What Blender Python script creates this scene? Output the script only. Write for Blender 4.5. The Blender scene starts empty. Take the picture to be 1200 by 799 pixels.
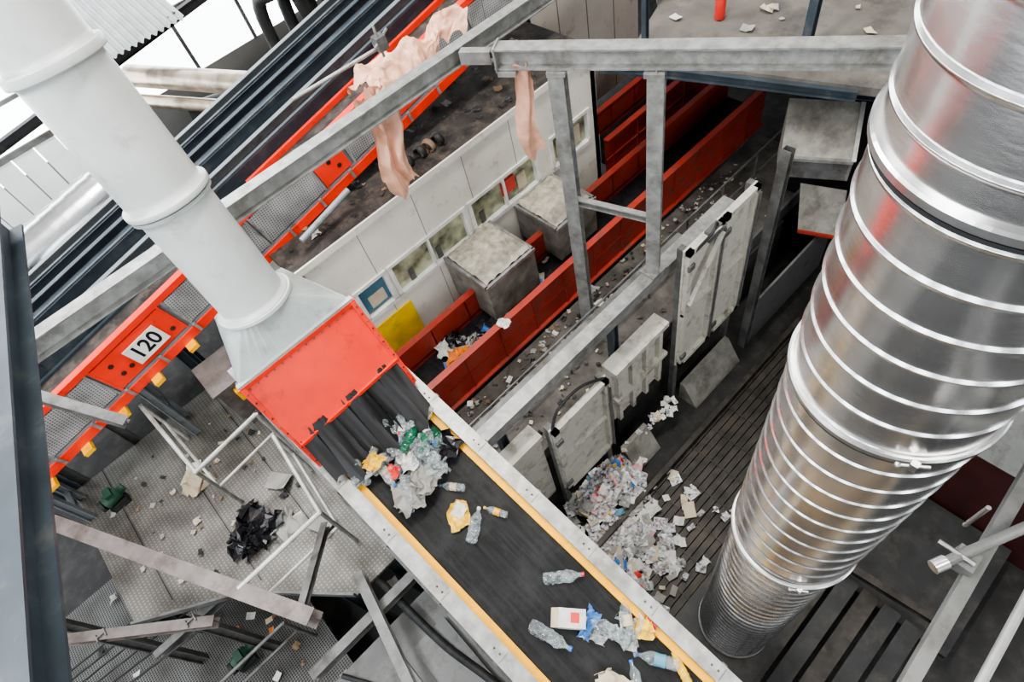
import bpy, math, random
from mathutils import Vector, Matrix, noise
R=random.Random(7)
def P(x,y,h): return Vector((x,y,10-h))
Z=Vector((0,0,1))
# ---------------------------------------------------------------- materials
MATS={}
def M(name,col,rough=.5,metal=0,var=.12,scale=5,dirt=None,damt=.5,dscale=3,bump=0,alpha=1,emit=0,stretch=None,spec=.5):
    if name in MATS: return MATS[name]
    m=bpy.data.materials.new(name); m.use_nodes=True; nt=m.node_tree; N=nt.nodes; L=nt.links
    b=N["Principled BSDF"]
    tc=N.new("ShaderNodeTexCoord"); mp=N.new("ShaderNodeMapping"); L.new(tc.outputs["Object"],mp.inputs[0])
    if stretch: mp.inputs["Scale"].default_value=stretch
    n=N.new("ShaderNodeTexNoise"); n.inputs["Scale"].default_value=scale; n.inputs["Detail"].default_value=5
    L.new(mp.outputs[0],n.inputs["Vector"])
    r=N.new("ShaderNodeValToRGB"); L.new(n.outputs[0],r.inputs[0])
    r.color_ramp.elements[0].position=.3; r.color_ramp.elements[1].position=.7
    r.color_ramp.elements[0].color=tuple(max(0,c*(1-var*1.6)) for c in col)+(1,)
    r.color_ramp.elements[1].color=tuple(min(1,c*(1+var)) for c in col)+(1,)
    out=r.outputs[0]
    if dirt:
        n2=N.new("ShaderNodeTexNoise"); n2.inputs["Scale"].default_value=dscale; n2.inputs["Detail"].default_value=8; n2.inputs["Roughness"].default_value=.7
        L.new(tc.outputs["Object"],n2.inputs["Vector"])
        r2=N.new("ShaderNodeValToRGB"); L.new(n2.outputs[0],r2.inputs[0])
        r2.color_ramp.elements[0].position=.62-damt*.3; r2.color_ramp.elements[1].position=.78-damt*.2
        mx=N.new("ShaderNodeMix"); mx.data_type='RGBA'
        L.new(r2.outputs[0],mx.inputs[0]); L.new(out,mx.inputs[6]); mx.inputs[7].default_value=tuple(dirt)+(1,)
        out=mx.outputs[2]
    L.new(out,b.inputs["Base Color"])
    b.inputs["Roughness"].default_value=rough; b.inputs["Metallic"].default_value=metal
    b.inputs["Alpha"].default_value=alpha; b.inputs["Specular IOR Level"].default_value=spec
    if emit:
        b.inputs["Emission Color"].default_value=tuple(col)+(1,); b.inputs["Emission Strength"].default_value=emit
    if bump:
        bn=N.new("ShaderNodeBump"); bn.inputs["Strength"].default_value=bump; bn.inputs["Distance"].default_value=.02
        n3=N.new("ShaderNodeTexNoise"); n3.inputs["Scale"].default_value=scale*5; n3.inputs["Detail"].default_value=4
        L.new(mp.outputs[0],n3.inputs["Vector"]); L.new(n3.outputs[0],bn.inputs["Height"]); L.new(bn.outputs[0],b.inputs["Normal"])
    MATS[name]=m; return m
def perf(name,c1,c2,cell,axes='XZ',th=.33,metal=0,rough=.5):
    m=bpy.data.materials.new(name); m.use_nodes=True; nt=m.node_tree; N=nt.nodes; L=nt.links
    b=N["Principled BSDF"]; tc=N.new("ShaderNodeTexCoord"); sp=N.new("ShaderNodeSeparateXYZ"); cb=N.new("ShaderNodeCombineXYZ")
    L.new(tc.outputs["Object"],sp.inputs[0]); L.new(sp.outputs[axes[0]],cb.inputs[0]); L.new(sp.outputs[axes[1]],cb.inputs[1])
    v=N.new("ShaderNodeTexVoronoi"); v.voronoi_dimensions='2D'; v.inputs["Scale"].default_value=1/cell; v.inputs["Randomness"].default_value=0
    L.new(cb.outputs[0],v.inputs["Vector"])
    lt=N.new("ShaderNodeMath"); lt.operation='LESS_THAN'; lt.inputs[1].default_value=th; L.new(v.outputs["Distance"],lt.inputs[0])
    mx=N.new("ShaderNodeMix"); mx.data_type='RGBA'; L.new(lt.outputs[0],mx.inputs[0]); mx.inputs[6].default_value=tuple(c1)+(1,); mx.inputs[7].default_value=tuple(c2)+(1,)
    n=N.new("ShaderNodeTexNoise"); n.inputs["Scale"].default_value=2.5; n.inputs["Detail"].default_value=7; L.new(tc.outputs["Object"],n.inputs["Vector"])
    rr=N.new("ShaderNodeValToRGB"); L.new(n.outputs[0],rr.inputs[0]); rr.color_ramp.elements[0].color=(.45,.43,.4,1); rr.color_ramp.elements[0].position=.3; rr.color_ramp.elements[1].position=.65
    mu=N.new("ShaderNodeMix"); mu.data_type='RGBA'; mu.blend_type='MULTIPLY'; mu.inputs[0].default_value=1
    L.new(mx.outputs[2],mu.inputs[6]); L.new(rr.outputs[0],mu.inputs[7]); L.new(mu.outputs[2],b.inputs["Base Color"])
    b.inputs["Roughness"].default_value=rough; b.inputs["Metallic"].default_value=metal
    return m
galv=M("galvanised_steel",(.34,.345,.335),.42,.5,.18,9,dirt=(.17,.16,.14),damt=.4,dscale=3)
galvd=M("galvanised_dark",(.15,.153,.15),.5,.4,.2,5,dirt=(.065,.058,.05),damt=.5)
railm=M("rail_galvanised",(.48,.48,.45),.4,.3,.15,7,dirt=(.24,.22,.18),damt=.3)
browng=M("brown_grey_paint",(.150,.130,.122),.5,.2,.2,4,dirt=(.07,.055,.048),damt=.5)
ductm=M("spiral_duct_zinc",(.90,.90,.90),.23,1,.08,3.5,bump=.03,stretch=(1,1,3))
ductm2=M("zinc_clamp",(.58,.58,.58),.3,1,.1,6)
white_pipe=M("painted_pipe_light_grey",(.53,.56,.55),.35,0,.05,3,dirt=(.36,.36,.34),damt=.12,dscale=4)
hoodg=M("hood_grey_paint",(.35,.39,.38),.45,.1,.1,4,dirt=(.22,.21,.19),damt=.35)
panelg=M("grey_machine_panel",(.13,.135,.132),.5,.2,.15,3,dirt=(.055,.05,.045),damt=.5)
red=M("red_paint",(.78,.035,.012),.38,0,.06,4,dirt=(.42,.025,.012),damt=.15)
redd=M("red_paint_dirty",(.38,.036,.020),.55,0,.2,4,dirt=(.13,.045,.03),damt=.5,dscale=4)
yellow=M("yellow_paint",(.92,.45,.0),.5,0,.08,6,dirt=(.45,.24,.02),damt=.2,dscale=9)
belt=M("rubber_belt",(.008,.0085,.0095),.6,0,.6,3,dirt=(.021,.0215,.023),damt=.5,dscale=2.2,stretch=(9,.7,1),bump=.15,spec=.3)
rubber=M("rubber_flap",(.007,.007,.008),.45,0,.2,8)
black=M("black_steel",(.014,.015,.016),.6,.1,.3,4,dirt=(.04,.036,.03),damt=.4)
girder=M("blue_grey_girder",(.045,.060,.074),.45,.2,.2,3,dirt=(.11,.11,.10),damt=.25)
girderl=M("light_grey_girder",(.22,.245,.26),.45,.25,.15,3,dirt=(.11,.11,.10),damt=.35)
dirtfloor=M("dirty_roof_floor",(.030,.025,.022),.85,0,.5,3,dirt=(.085,.068,.055),damt=.5,dscale=5,bump=.5)
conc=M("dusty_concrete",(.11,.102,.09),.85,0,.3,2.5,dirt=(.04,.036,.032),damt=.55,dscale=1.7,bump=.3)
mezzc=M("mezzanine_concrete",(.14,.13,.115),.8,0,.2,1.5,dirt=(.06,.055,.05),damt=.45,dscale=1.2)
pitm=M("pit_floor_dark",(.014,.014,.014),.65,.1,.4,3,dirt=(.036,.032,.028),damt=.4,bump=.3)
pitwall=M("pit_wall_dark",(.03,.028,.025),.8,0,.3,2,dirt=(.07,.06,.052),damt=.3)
cream=M("cream_panel",(.72,.70,.63),.5,0,.05,2,dirt=(.44,.41,.34),damt=.22,dscale=3)
cream2=M("cream_container_paint",(.50,.485,.425),.6,0,.12,4,dirt=(.17,.15,.12),damt=.45,dscale=4)
seam=M("panel_seam",(.25,.24,.22),.6,0)
glassc=M("cabin_window_pane",(.34,.35,.24),.1,0,.7,3)
wframe=M("window_frame_white",(.72,.73,.70),.4)
yellowp=M("yellow_board",(.78,.50,.01),.5,0,.1,4,dirt=(.4,.3,.08),damt=.3)
blue=M("blue_poster",(.06,.17,.24),.3)
boxm=M("zinc_box_dusty",(.25,.243,.215),.6,.3,.2,4,dirt=(.115,.105,.088),damt=.5)
dust=M("grey_dust",(.44,.41,.335),.95,0,.25,9,bump=.8)
cloth=M("salmon_sheet",(.66,.37,.26),.4,0,.15,5,dirt=(.42,.24,.16),damt=.4)
checker=perf("checker_plate",(.15,.145,.13),(.26,.25,.235),.05,'XY',.26,.3,.5)
grate=perf("grating",(.15,.15,.145),(.010,.010,.010),.035,'XY',.36,.3,.5)
perfm=perf("perforated_guard",(.46,.465,.47),(.14,.14,.15),.035,'XZ',.30,.3,.45)
bin_steel=M("dark_slat",(.028,.025,.022),.5,.4,.4,5,dirt=(.06,.05,.04),damt=.4)
darkred=M("dark_red_plate",(.04,.007,.006),.5,0,.3,2,dirt=(.02,.01,.01),damt=.4)
green=M("green_motor",(.012,.05,.03),.5)
beige=M("beige_cabinet",(.50,.47,.38),.6)
bronze=M("lagged_pipe",(.46,.39,.31),.3,.85,.3,4)
daylight=M("daylit_glazing",(.92,.96,1.0),.5,0,.04,2,emit=3.4)  # also lights the added glow strips on the left and near walls
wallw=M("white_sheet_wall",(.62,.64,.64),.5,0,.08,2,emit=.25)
corr=M("corrugated_grey",(.30,.31,.31),.5,.3,.1,4)
hall=M("hall_wall_grey",(.16,.158,.15),.8,0,.15,1)
clear=M("clear_pet",(.46,.52,.54),.07,0,.4,30,alpha=.36)
film=M("plastic_film",(.50,.52,.515),.2,0,.45,22,alpha=.58)
wgreen=M("green_pet",(.01,.16,.08),.15,0,.2,10,alpha=.7)
wblue=M("blue_plastic",(.05,.16,.42),.3); wred=M("red_plastic",(.62,.04,.03),.3); wyel=M("yellow_pack",(.82,.50,.03),.35,0,.3,14,dirt=(.75,.18,.03),damt=.35,dscale=12)
wwhite=M("white_paper",(.62,.615,.58),.7,0,.12,12); wcream=M("card_cream",(.50,.43,.32),.8); wblack=M("black_bag",(.008,.008,.010),.25)
wbrown=M("cardboard",(.20,.13,.08),.85); wgrey=M("grey_paper",(.30,.295,.27),.8); worange=M("orange_pack",(.75,.22,.03),.4); wpink=M("pink_paper",(.55,.3,.32),.6)
wteal=M("teal_print",(.10,.26,.34),.5)
printed=M("printed_paper",(.44,.44,.47),.6,0,.9,22,dirt=(.30,.10,.09),damt=.3,dscale=9)
# ---------------------------------------------------------------- mesh builder
class MB:
    def __init__(s,name): s.name=name; s.v=[]; s.f=[]; s.m=[]; s.sm=[]; s.mats=[]
    def mi(s,mat):
        if mat not in s.mats: s.mats.append(mat)
        return s.mats.index(mat)
    def add(s,vs,fs,mat,smooth=False):
        o=len(s.v); s.v+=[tuple(v) for v in vs]; k=s.mi(mat)
        for f in fs: s.f.append([i+o for i in f]); s.m.append(k); s.sm.append(smooth)
        return s
    def fbox(s,o,ex,ey,ez,a,mat):
        x0,x1,y0,y1,z0,z1=a
        vs=[o+ex*x+ey*y+ez*z for z in (z0,z1) for x,y in ((x0,y0),(x1,y0),(x1,y1),(x0,y1))]
        return s.add(vs,[(0,3,2,1),(4,5,6,7),(0,1,5,4),(1,2,6,5),(2,3,7,6),(3,0,4,7)],mat)
    def box(s,x0,x1,y0,y1,h0,h1,mat):
        return s.fbox(Vector((0,0,0)),Vector((1,0,0)),Vector((0,1,0)),Z,(x0,x1,y0,y1,10-h1,10-h0),mat)
    def beam(s,p,q,w,h,mat,prof='I',up=Z,t=.014,flip=1):
        d=(q-p); L=d.length; d.normalize(); r=d.cross(up).normalized()*flip; u=r.cross(d).normalized()*flip
        A=lambda a: s.fbox(p,d,r,u,(0,L)+a,mat)
        if prof=='I':
            A((-w/2,w/2,h/2-t,h/2)); A((-w/2,w/2,-h/2,-h/2+t)); A((-t/2,t/2,-h/2+t,h/2-t))
        elif prof=='C':
            A((-w/2,w/2,h/2-t,h/2)); A((-w/2,w/2,-h/2,-h/2+t)); A((-w/2,-w/2+t,-h/2+t,h/2-t))
        elif prof=='L':
            A((-w/2,w/2,h/2-t,h/2)); A((-w/2,-w/2+t,-h/2,h/2-t))
        else: A((-w/2,w/2,-h/2,h/2))
        return s
    def lathe(s,p,d,prof,mat,n=20,smooth=True,caps=True,jit=0,squash=1):
        d=d.normalized(); a=d.orthogonal().normalized(); b=d.cross(a)
        vs=[];fs=[]
        for (t,r) in prof:
            for i in range(n):
                an=2*math.pi*i/n
                rr=r*(1+(R.uniform(-jit,jit) if jit else 0))
                vs.append(p+d*t+a*math.cos(an)*rr+b*math.sin(an)*rr*squash)
        k=len(prof)
        for j in range(k-1):
            for i in range(n):
                fs.append((j*n+i,j*n+(i+1)%n,(j+1)*n+(i+1)%n,(j+1)*n+i))
        s.add(vs,fs,mat,smooth)
        if caps:
            s.add(vs[:n],[tuple(range(n))[::-1]],mat); s.add(vs[-n:],[tuple(range(n))],mat)
        return s
    def cyl(s,p,q,r,mat,n=14,r2=None):
        d=q-p; return s.lathe(p,d,[(0,r),(d.length,r if r2 is None else r2)],mat,n)
    def pipe(s,pts,r,mat,n=10):
        for i in range(len(pts)-1):
            s.cyl(pts[i],pts[i+1],r,mat,n)
        for q in pts[1:-1]: s.ball(q,r*1.02,mat,n)
        return s
    def curve(s,pts,r,mat,n=8,k=8):
        out=[]; q=[pts[0]]+list(pts)+[pts[-1]]
        for i in range(1,len(q)-2):
            for j in range(k):
                t=j/k; a,b_,c,d=q[i-1],q[i],q[i+1],q[i+2]
                out.append(.5*((2*b_)+(c-a)*t+(2*a-5*b_+4*c-d)*t*t+(-a+3*b_-3*c+d)*t**3))
        out.append(q[-2]); return s.pipe(out,r,mat,n)
    def ball(s,c,r,mat,n=10,sc=(1,1,1)):
        k=max(4,n//2); vs=[];fs=[]
        for j in range(k+1):
            th=math.pi*j/k
            for i in range(n):
                a=2*math.pi*i/n; vs.append(c+Vector((math.sin(th)*math.cos(a)*r*sc[0],math.sin(th)*math.sin(a)*r*sc[1],math.cos(th)*r*sc[2])))
        for j in range(k):
            for i in range(n): fs.append((j*n+i,(j+1)*n+i,(j+1)*n+(i+1)%n,j*n+(i+1)%n))
        return s.add(vs,fs,mat,True)
    def plate(s,pts,th,mat,dirv=None):
        n=(pts[1]-pts[0]).cross(pts[2]-pts[0]).normalized() if dirv is None else dirv
        k=len(pts); vs=list(pts)+[p-n*th for p in pts]
        fs=[tuple(range(k)),tuple(range(k,2*k))[::-1]]+[(i,k+i,k+(i+1)%k,(i+1)%k) for i in range(k)]
        return s.add(vs,fs,mat)
    def grid(s,fn,nu,nv,mat,smooth=True):
        vs=[fn(i/nu,j/nv) for j in range(nv+1) for i in range(nu+1)]
        fs=[(j*(nu+1)+i,j*(nu+1)+i+1,(j+1)*(nu+1)+i+1,(j+1)*(nu+1)+i) for j in range(nv) for i in range(nu)]
        return s.add(vs,fs,mat,smooth)
    def paper(s,c,sx,sy,mat,tilt=.15,ang=None):
        a=R.uniform(0,6.28) if ang is None else ang
        ex=Vector((math.cos(a),math.sin(a),R.uniform(-tilt,tilt))); ey=Vector((-math.sin(a),math.cos(a),R.uniform(-tilt,tilt)))
        k=R.uniform(-.25,.25)*sx; kk=R.uniform(0,.3)*sx
        vs=[]
        for i,u in enumerate((-.5,0,.5)):
            for v in (-.5,.5):
                vs.append(c+ex*u*sx+ey*v*sy+Z*(abs(u)*2*abs(k)+ (kk*v if i==0 else 0)+.01+.03*tilt))
        return s.add(vs,[(0,2,3,1),(2,4,5,3)],mat)
    def crumple(s,c,size,mat,n=6,amp=.3,flat=.5,asp=1,smooth=False):
        a=R.uniform(0,6.28); off=Vector((R.uniform(0,99),R.uniform(0,99),R.uniform(0,99)))
        ex=Vector((math.cos(a),math.sin(a),0)); ey=Vector((-math.sin(a),math.cos(a),0))
        def fn(u,v):
            x=(u-.5);y=(v-.5)
            q=Vector((x*3,y*3,0))+off
            dv=noise.noise_vector(q)*amp*size + noise.noise_vector(q*3)*amp*.4*size
            z=abs(dv.z)*1.2+flat*size*max(0,.25-(x*x+y*y))*1.2
            return c+ex*(x*size+dv.x)+ey*(y*size*asp+dv.y)+Z*(z+.008)
        return s.grid(fn,n,n,mat,smooth)
    def bottle(s,c,ang,L,mat,cap,pitch=0,crush=.12,label=None):
        d=Vector((math.cos(ang),math.sin(ang),math.tan(pitch))).normalized()
        r=L*.15; p=c-d*L/2+Z*r*.8
        pr=[(0,r*.6),(.02*L,r*.92),(.10*L,r),(.16*L,r*.9),(.22*L,r),(.28*L,r*.9),(.34*L,r),(.42*L,r*.92),(.5*L,r*.95),(.58*L,r),(.64*L,r),(.71*L,r*.88),(.78*L,r*.6),(.85*L,r*.36),(.93*L,r*.3)]
        s.lathe(p,d,pr,mat,14,False,True,crush,.8)
        s.lathe(p+d*.92*L,d,[(0,r*.36),(.02*L,r*.38),(.07*L,r*.36)],cap,10)
        if label: s.lathe(p,d,[(.3*L,r*1.03),(.42*L,r*.98),(.55*L,r*1.03)],label,14,True,False,.03,.82)
        return s
    def build(s):
        me=bpy.data.meshes.new(s.name); me.from_pydata(s.v,[],s.f)
        for m in s.mats: me.materials.append(m)
        me.polygons.foreach_set("material_index",s.m); me.polygons.foreach_set("use_smooth",s.sm); me.update()
        o=bpy.data.objects.new(s.name,me); bpy.context.collection.objects.link(o); return o
def litter(mb,fn,count,mats,s0=.05,s1=.16,tilt=.2):
    for _ in range(count):
        c=fn(); k=R.random()
        sz=R.uniform(s0,s1)
        if k<.7: mb.paper(c,sz,sz*R.uniform(.5,1),R.choice(mats),tilt)
        else: mb.crumple(c,sz,R.choice(mats),3,.35,.4)

# ---------------------------------------------------------------- shell
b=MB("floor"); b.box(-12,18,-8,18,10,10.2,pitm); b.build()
b=MB("wall_far")
b.box(-12,18,15,15.2,6.4,10,hall); b.box(-12,18,15,15.2,-3,2.2,hall)
b.build()
b=MB("window_1")
for i in range(20):
    x=-12+i*1.5
    b.box(x+.04,x+1.46,15.02,15.06,2.2,6.4,daylight); b.box(x-.04,x+.04,14.98,15.1,2.2,6.4,galvd)
for h in (3.6,5.1): b.box(-12,18,14.97,15.1,h-.04,h+.04,galvd)
b.build()
b=MB("wall_right"); b.box(16,16.2,-8,15,-3,10,hall); b.build()
b=MB("wall_left"); b.box(-12.2,-12,-8,15,-3,10,hall); b.build()
b=MB("added_glow_strips_left")  # added emissive strips, out of view, to put bright streaks on the spiral duct
for i in range(5):
    y=-6+i*4.2
    b.box(-11.98,-11.94,y,y+2.2,-1,7,daylight); b.box(-11.99,-11.9,y-.06,y,-1,7,galvd); b.box(-11.99,-11.9,y+2.2,y+2.26,-1,7,galvd)
    for h in (1,3,5): b.box(-11.99,-11.9,y,y+2.2,h-.03,h+.03,galvd)
b.build()
b=MB("wall_near"); b.box(-12,16,-8.2,-8,-3,10,hall); b.build()
b=MB("added_glow_strips_near")  # more added glowing strips behind the camera for the duct to reflect
for i in range(6):
    x=-10+i*4.3
    b.box(x,x+1.3,-7.98,-7.94,-1,6.5,daylight); b.box(x-.06,x,-7.99,-7.9,-1,6.5,galvd); b.box(x+1.3,x+1.36,-7.99,-7.9,-1,6.5,galvd)
    for h in (1,3,5): b.box(x,x+1.3,-7.99,-7.9,h-.03,h+.03,galvd)
b.build()

# ---------------------------------------------------------------- inclined main conveyor
A=Vector((.257,3.85,4.52)); Bp=Vector((.355,-.04,3.60))
cd=(A-Bp).normalized(); cr=cd.cross(Z).normalized(); cn=cr.cross(cd).normalized()
def cb(y,u,z=0):
    t=(y-Bp.y)/cd.y; return Bp+cd*t+cr*u+cn*z
b=MB("inclined_belt_conveyor")
L0=-2.6; L1=5.6
b.fbox(Bp,cr,cd,cn,(-.5,.5,L0,L1,-.03,0),belt)
for sgn in (-1,1):
    f=lambda a0,a1,z0,z1,m: b.fbox(Bp,cr*sgn,cd,cn,(a0,a1,L0,L1,z0,z1),m)
    f(.47,.54,.0,.035,yellow)
    f(.54,.56,-.02,.10,galv); f(.56,.68,.085,.10,galv); f(.68,.695,-.28,.10,galv); f(.56,.68,-.28,-.265,galv); f(.695,.74,-.2,-.19,galvd)
    k=L0+.3
    while k<4.2:
        b.fbox(Bp,cr*sgn,cd,cn,(.56,.68,k,k+.006,.10,.103),galvd)
        for dk in (.05,.12): b.ball(Bp+cr*sgn*.62+cd*(k+dk)+cn*.102,.012,galvd,6)
        b.fbox(Bp,cr*sgn,cd,cn,(.695,.715,k,k+.05,-.26,.06),galvd); k+=.75
for k in range(10):
    b.cyl(cb(-2+k*.75,-.6,-.2),cb(-2+k*.75,.6,-.2),.05,galvd,10)
b.fbox(Bp,cr,cd,cn,(-.48,.48,L0,L1,-.3,-.28),rubber)
b.build()
b=MB("conveyor_support_frame")
for y in (4.3,1.2,-1.6):
    for u in (-.64,.64):
        p=cb(y,u,-.3); b.beam(p,Vector((p.x,p.y,0)),.12,.12,galvd,'I',up=Vector((1,0,0)))
    b.beam(cb(y,-.68,-.4),cb(y,.68,-.4),.1,.1,galvd,'C')
b.build()

# ---------------------------------------------------------------- hood over belt
b=MB("red_extraction_hood")
x0,x1=-.40,.86; yf,yb=4.22,4.85; ht=4.22
FT=[P(x0,yf,ht),P(x1,yf,ht)]; FB=[P(x0+.02,3.90,5.0),P(x1+.02,3.90,4.95)]
b.plate([FT[0],FB[0],FB[1],FT[1]],.02,red)
b.plate([P(x1,yf,ht),P(x1+.02,3.78,5.33),P(x1,4.3,5.5),P(x1,yb,5.3),P(x1,yb,4.75)],.02,red)
b.plate([P(x0,yf,ht),P(x0,yb,4.75),P(x0,yb,5.3),P(x0,4.3,5.6),P(x0+.02,3.80,5.6)],.02,red)
b.plate([P(x0,yb,4.75),P(x1,yb,4.75),P(x1,yb,5.3),P(x0,yb,5.3)],.02,red)
for X,hb in ((x0,5.58),(x1,5.3)):
    e=P(X+.02,3.80,hb)
    b.beam(P(X,yf-.01,ht),e,.07,.05,red,'box',up=Vector((1,0,0)))
    for i in range(12):
        q=P(X,yf-.02,ht).lerp(e,(i+.5)/12); b.ball(q+Vector((.0,-.03,.01)),.011,black if i%2 else galvd,6)
b.beam(P(x0-.03,yf,ht),P(x1+.03,yf,ht),.06,.05,red,'box')
b.beam(FB[0],FB[1],.04,.04,red,'box')
for i in range(14):
    q=P(x0+.05+i*.09,yf-.03,ht+.045); b.ball(q,.010,galvd,6)
cx,cy,rp,hp=.20,4.66,.305,3.86
pax=Vector((.035,.49,2.36)).normalized()
n=48
pa=(Vector((1,0,0))-pax*pax.x).normalized(); pb=pax.cross(pa)
pc=P(cx,cy,hp)
top=[pc+pa*rp*1.02*math.cos(2*math.pi*i/n)+pb*rp*1.02*math.sin(2*math.pi*i/n) for i in range(n)]
def sq(a):
    c,s_=math.cos(a),math.sin(a); k=1/max(abs(c),abs(s_)); return c*k,s_*k
bot=[]
f00,f10,f01,f11=P(x0,yf,ht-.03),P(x1,yf,ht-.03),P(-.17,4.98,4.02),P(.60,4.98,4.02)
for i in range(n):
    u,v=sq(2*math.pi*i/n); u=(u+1)/2; v=(v+1)/2
    bot.append((f00*(1-u)+f10*u)*(1-v)+(f01*(1-u)+f11*u)*v)
b.add(top+bot,[(i,(i+1)%n,n+(i+1)%n,n+i) for i in range(n)],hoodg)
b.plate([f10,f11,P(.6,4.9,4.9),P(x1,yb,4.75)],.01,hoodg); b.plate([f00,P(x0,yb,4.75),P(-.17,4.9,4.9),f01],.01,hoodg); b.plate([f01,f11,P(.6,4.9,4.9),P(-.17,4.9,4.9)],.01,hoodg)
b.beam(P(x0-.02,yf,ht-.04),P(x1+.02,yf,ht-.04),.05,.03,hoodg,'box')
b.build()
b=MB("rubber_curtain")
for i in range(9):
    xa=-.36+i*.133
    dx=R.uniform(-.04,.04); lf=R.uniform(.9,1.12); ph=R.uniform(0,6)
    def fn(u,v,xa=xa,i=i):
        x=xa+u*.15+dx*v
        y=3.95-(.50+.06*math.sin(ph))*lf*v**1.25+.03*math.sin(i*2.1+u*4); h=4.9+.50*v*lf**.5+.05*math.sin(ph+u*2)*v
        return P(x,y,h)
    b.grid(fn,4,10,rubber)
b.build()
b=MB("exhaust_pipe_white")
b.lathe(pc,pax,[(0,rp*1.12),(.02,rp*1.12),(.022,rp),(.06,rp),(1.09,rp),(1.13,rp),(1.131,rp*1.16),(1.14,rp*1.17),(1.17,rp*1.17),(1.18,rp*1.16),(1.182,rp*1.03),(1.25,rp*1.03),(2.15,rp*1.03),(2.2,rp*1.03),(2.202,rp*1.18),(2.21,rp*1.19),(2.26,rp*1.19),(2.27,rp*1.18),(2.272,rp*1.04),(2.32,rp*1.04),(3.6,rp*1.04)],white_pipe,56,True,False)
b.lathe(pc-pax*.03,pax,[(0,rp*1.2),(.03,rp*1.2),(.03,rp)],white_pipe,40,False,False)
b.lathe(pc+pax*1.12,pax,[(-.03,rp*1.03),(-.03,rp*1.13),(0,rp*1.13),(0,rp*1.03)],hoodg,40,False,False)
b.build()

# ---------------------------------------------------------------- big spiral duct
b=MB("spiral_exhaust_duct")
r=.40; zb=2.0; zt=11.2; prof=[(0,r*.96),(.03,r*.96)]
DX,DY=1.80,.12
zz=zb+.06
while zz<zt:
    rad=r*(.96 if zz<5.5 else 1.0)
    for dz,dr in ((-.012,0),(-.002,0),(.004,.008),(.012,.008),(.018,0),(.028,0)): prof.append((zz-zb+dz,rad+dr))
    zz+= .13 if zz<5.5 else .185
b.lathe(Vector((DX,DY,zb)),Z,prof,ductm,72,True,False)
for h in (1.22,2.40,4.5):
    rr=r
    b.lathe(P(DX,DY,h)-Z*.02,Z,[(0,rr),(0,rr+.014),(.008,rr+.022),(.032,rr+.022),(.04,rr+.014),(.04,rr)],ductm2,72,False,False)
    b.lathe(P(DX,DY,h)-Z*.04,Z,[(0,rr),(0,rr+.012),(.014,rr+.012),(.014,rr)],black,72,False,False)
    a=math.radians(215)
    q=P(DX,DY,h)+Vector((math.cos(a),math.sin(a),0))*(rr+.03)
    b.box(q.x-.014,q.x+.014,q.y-.014,q.y+.014,10-q.z-.022,10-q.z+.022,ductm2)
    t_=Vector((-math.sin(a),math.cos(a),0)); b.cyl(q-t_*.055,q+t_*.055,.008,ductm2,8); b.ball(q-t_*.055,.014,ductm2,8)
b.lathe(Vector((DX,DY,zb-.02)),Z,[(0,r),(0,r*1.0),(.02,r*1.0),(.02,r*.95)],galvd,48,False,False)
b.box(DX-.5,DX+.5,DY-.5,DY+.5,8.05,10,black)
b.build()

# ---------------------------------------------------------------- overhead steelwork
b=MB("overhead_beam"); b.beam(P(-3.6,5.3,3.42),P(6.5,5.3,3.42),.15,.20,galv,'I'); b.build()
b=MB("diagonal_beam"); b.beam(P(3.66,4.84,3.4),P(5.85,.95,3.4),.18,.22,galv,'I',t=.018)
for q in (P(3.96,4.29,3.4),P(4.43,3.42,3.4),P(3.7,4.75,3.4)):
    b.fbox(q,Vector((.5,-.86,0)),Vector((.86,.5,0)),Z,(-.1,.1,-.11,.11,-.17,-.12),galv)
b.fbox(P(3.66,4.84,3.4),Vector((.5,-.86,0)),Vector((.86,.5,0)),Z,(-.02,0,-.11,.11,-.13,.13),galv)
for s1 in (-.08,.08):
    for s2 in (-.1,.1): b.ball(P(3.65,4.86,3.4)+Vector((.86,.5,0))*s1+Z*s2,.018,ductm2,6)
b.beam(P(3.62,4.9,3.4),P(3.45,5.2,3.4),.10,.14,galv,'C')
b.build()
b=MB("steel_column"); b.beam(P(3.96,4.31,3.5),P(3.96,4.31,8.6),.17,.17,galv,'I',up=Vector((.86,.5,0))); b.build()
b=MB("steel_column"); b.beam(P(4.39,3.37,3.5),P(4.39,3.37,6.45),.17,.17,galv,'I',up=Vector((.86,.5,0))); b.fbox(P(4.39,3.37,6.45),Vector((1,0,0)),Vector((0,1,0)),Z,(-.14,.14,-.12,.12,0,.02),galv); b.build()
b=MB("column_brace"); b.beam(P(3.96,4.3,5.35),P(4.39,3.37,5.5),.08,.10,galv,'C'); b.build()
b=MB("channel_beam_walkway"); b.beam(P(1.0,3.35,6.55),P(6.1,3.35,6.55),.20,.2,galv,'C',t=.02,flip=-1); b.beam(P(1.0,3.52,6.6),P(5.2,3.52,6.6),.1,.14,galvd,'L'); b.build()
b=MB("channel_post")
for x in (3.6,1.4,5.7): b.beam(P(x,3.45,6.65),P(x,3.45,8.6),.12,.12,girder,'I',up=Vector((1,0,0)))
b.build()
b=MB("dark_foreground_beam"); b.beam(P(-.86,5.72,2.62),P(-1.88,1.25,2.62),.22,.24,girder,'I',t=.02); b.build()

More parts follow.
